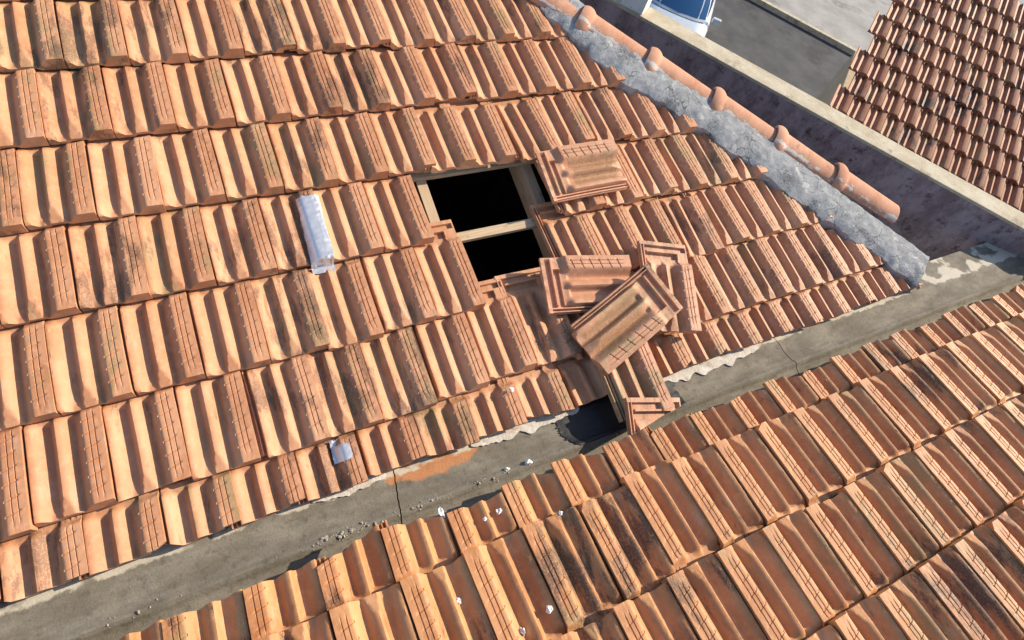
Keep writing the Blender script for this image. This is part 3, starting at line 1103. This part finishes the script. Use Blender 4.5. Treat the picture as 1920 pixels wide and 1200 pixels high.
# car parked in the street, nose towards the house
def car(loc, rz):
    c = empty('parked_car', loc)
    c.rotation_euler = (0, 0, rz)
    tag(c, 'pale blue grey car with dark blue windscreen parked in the street beyond the parapet', 'car')

    def part(name, me, parent=c, M=Matrix()):
        o = bpy.data.objects.new(name, me)
        COL.objects.link(o)
        o.parent = parent
        o.matrix_basis = M
        return o
    # lower body: stations along the length (x forward)
    st = [(-2.02, .62, .36, .78), (-1.95, .76, .24, .92), (-1.6, .82, .20, .98), (-.8, .85, .18, .97), (.2, .85, .18, .95), (.95, .84, .19, .93),
          (1.35, .81, .20, .86), (1.8, .75, .24, .76), (1.98, .66, .30, .64), (2.03, .55, .38, .56)]
    vs, fs = [], []
    for x, hw, zb, zt in st:
        mid = (zb + zt) / 2
        ring = [(0, zb), (hw * .9, zb), (hw, zb + .12), (hw * 1.01, mid), (hw * .98, zt - .08), (hw * .90, zt - .01), (hw * .55, zt + .025), (0, zt + .035)]
        full = ring + [(-y, z) for y, z in ring[-2:0:-1]]
        vs += [(x, y, z) for y, z in full]
    m_ = 14
    for k in range(len(st) - 1):
        for a in range(m_):
            b = (a + 1) % m_
            fs.append((k * m_ + a, k * m_ + b, (k + 1) * m_ + b, (k + 1) * m_ + a))
    fs.append(tuple(range(m_)))
    fs.append(tuple((len(st) - 1) * m_ + a for a in range(m_))[::-1])
    bm = bmesh.new()
    me = mesh('body', vs, fs, M_CARPAINT)
    bm.from_mesh(me)
    part('body', bm_mesh('body', bm, M_CARPAINT, True, 50))
    # cabin: outline rings at belt and roof
    belt = [(-1.80, .60), (-1.70, .72), (.2, .76), (.95, .70), (1.06, .45), (1.10, 0)]
    roof = [(-1.42, .46), (-1.32, .55), (-.3, .58), (.16, .54), (.30, .38), (.34, 0)]

    def ring(r, z): return [(x, y, z) for x, y in r] + [(x, -y, z) for x, y in r[-2::-1]]
    lo, hi = ring(belt, .95), ring(roof, 1.43)
    n = len(lo)

    def panel(name, i0, i1, t0, t1, mat, out, ins=0.0, crown=0.0):
        P = []
        for t in np.linspace(t0, t1, 5):
            row = []
            for i in np.linspace(i0 + ins, i1 - ins, 9):
                k = min(int(i), n - 2)
                f = i - k
                a = Vector(lo[k]).lerp(Vector(lo[k + 1]), f)
                b = Vector(hi[k]).lerp(Vector(hi[k + 1]), f)
                q = a.lerp(b, t)
                q += Vector((q.x * .1, q.y, 0)).normalized() * (out + .03 * math.sin(t * math.pi))
                row.append(q)
            P.append(row)
        fs = grid_faces(9, 5)
        vs = [p for r in P for p in r]
        return part(name, mesh(name, vs, fs, mat, True, None))
    cab = panel('cabin_frame', 0, n - 1, 0, 1, M_CARPAINT, 0)
    P = []
    for k in range(n):
        for i in range(n - 1): pass
    bm = bmesh.new()
    NR = 40
    P = []
    me_v, me_f = [], []
    for t in np.linspace(0, 1, 6):
        for i in np.linspace(0, n - 1, NR):
            k = min(int(i), n - 2)
            f = i - k
            q = Vector(lo[k]).lerp(Vector(lo[k + 1]), f).lerp(Vector(hi[k]).lerp(Vector(hi[k + 1]), f), t)
            q += Vector((q.x * .1, q.y, 0)).normalized() * (.03 * math.sin(t * math.pi))
            me_v.append(q)
    me_f = grid_faces(NR, 6)
    for t in range(5): me_f.append((t * NR + NR - 1, t * NR, (t + 1) * NR, (t + 1) * NR + NR - 1))
    base = 5 * NR
    for f, dz in ((.8, .03), (.45, .05)):
        o0 = len(me_v)
        for i in range(NR):
            q = me_v[5 * NR + i]
            me_v.append(Vector(((q.x + .55) * f - .55, q.y * f, q.z + dz)))
        for i in range(NR):
            j2 = (i + 1) % NR
            me_f.append((base + i, base + j2, o0 + j2, o0 + i))
        base = o0
    me_f.append(tuple(base + i for i in range(NR)))
    bpy.data.objects.remove(cab)
    bm.free()
    cabin = part('cabin', mesh('cabin', me_v, me_f, M_CARPAINT, True, 45))
    panel('windscreen', 3.0, 7.0, .08, .90, M_GLASS, .006, .12)
    panel('side_window', 1.0, 2.0, .12, .86, M_GLASS, .006, .04)
    panel('side_window', 2.0, 3.0, .12, .86, M_GLASS, .006, .06)
    panel('side_window', 7.0, 8.0, .12, .86, M_GLASS, .006, .06)
    panel('side_window', 8.0, 9.0, .12, .86, M_GLASS, .006, .04)
    lo2, hi2 = lo[:], hi[:]
    rw = mesh('rear_window', [Vector((-1.765, -.52, 1.0)), Vector((-1.765, .52, 1.0)), Vector((-1.46, .40, 1.38)), Vector((-1.46, -.40, 1.38))], [(0, 3, 2, 1)], M_GLASS)
    part('rear_window', rw)
    for sx in (-1.28, 1.28):
        for sy in (-.78, .78):
            bm = bmesh.new()
            bmesh.ops.create_cone(bm, cap_ends=True, segments=28, radius1=.31, radius2=.31, depth=.20)
            bmesh.ops.bevel(bm, geom=[e for e in bm.edges if len(e.link_faces) == 2 and abs(e.verts[0].co.z - e.verts[1].co.z) < 1e-4], offset=.03, segments=2, affect='EDGES')
            wh = part('wheel', bm_mesh('tyre', bm, M_RUBBER, True, 40), c, Matrix.Translation((sx, sy, .31)) @ Matrix.Rotation(math.pi / 2, 4, 'X'))
            bm = bmesh.new()
            bmesh.ops.create_cone(bm, cap_ends=True, segments=20, radius1=.19, radius2=.17, depth=.215)
            part('rim', bm_mesh('rim', bm, M_STEEL, True, 40), wh)
    for sy in (-.52, .52):
        bm = bmesh.new()
        bmesh.ops.create_icosphere(bm, subdivisions=2, radius=.14)
        bmesh.ops.scale(bm, vec=(.5, 1.2, .5), verts=bm.verts)
        part('headlight', bm_mesh('headlight', bm, M_LAMP, True, None), c, Matrix.Translation((1.92, sy, .62)))
        bm = bmesh.new()
        box_bm(bm, -.05, .05, -.10, .10, -.06, .06, .02)
        part('wing_mirror', bm_mesh('wing_mirror', bm, M_CARPAINT), c, Matrix.Translation((.78, math.copysign(.93, sy), 1.0)))
    return c


car((10.6, 8.2, GZ - .10), math.atan2(-8.6, -9.6) + R(6))

# ------------------------------------------------------------------ neighbouring house with its own tiled roof
M_N = terracotta('terracotta_neighbour', [(0.42, 0.17, 0.085), (0.36, 0.135, 0.065), (0.46, 0.20, 0.10), (0.33, 0.12, 0.06)], 0.9, 0.7)
HOUSE = empty('neighbour_house', (8, -1, GZ))
tag(HOUSE, 'house with a terracotta tiled roof across the narrow street beyond the parapet', 'house')


def low_tile():
    xs = [0, .05, .12, .22, .29, .345, .40, .45, .58, .68, .715, .745, .99]
    vs = []
    for y in (0.0, .03, EXPO + .06):
        for x in xs: vs.append((x * PITCH, y, float(prof(x)) * (1 if y else .8)))
    n = len(xs)
    fs = grid_faces(n, 3)
    b = len(vs)
    for x in xs: vs.append((x * PITCH, 0, -.012))
    for i in range(n - 1): fs.append((i + 1, i, b + i, b + i + 1))
    return mesh('tile', vs, fs, M_N, True, 35)


LT = low_tile()
HANG = math.atan2(WD.y, WD.x)
HF = Matrix.Translation((4.75, .15, -2.15)) @ Matrix.Rotation(HANG, 4, 'Z') @ Matrix.Rotation(R(16), 4, 'X')
NXT, NYT = 22, 13
for j in range(NYT):
    for i in range(NXT):
        if j * 24 + i > 400: continue
        link('tile', LT, HOUSE, tile_matrix(HF, i * PITCH + rng.uniform(-.003, .003) + (.1 if j % 2 else 0), j * EXPO + rng.uniform(-.004, .004), 0, rng.uniform(-.012, .012)))
bm = bmesh.new()
box_bm(bm, .15, NXT * PITCH - .1, .25, NYT * EXPO - .1, -.10, -.055)
link('roof_deck', bm_mesh('roof_deck', bm, M_DARKWOOD), HOUSE, HF)
HW = Matrix.Translation((4.75, .15, 0)) @ Matrix.Rotation(HANG, 4, 'Z')
bm = bmesh.new()
box_bm(bm, .25, NXT * PITCH - .2, .35, NYT * EXPO - .4, GZ - .15, -2.22, .01)
link('wall', bm_mesh('wall', bm, M_HOUSE), HOUSE, HW)
print('tiles', len(UT), 'objects', len(bpy.data.objects))
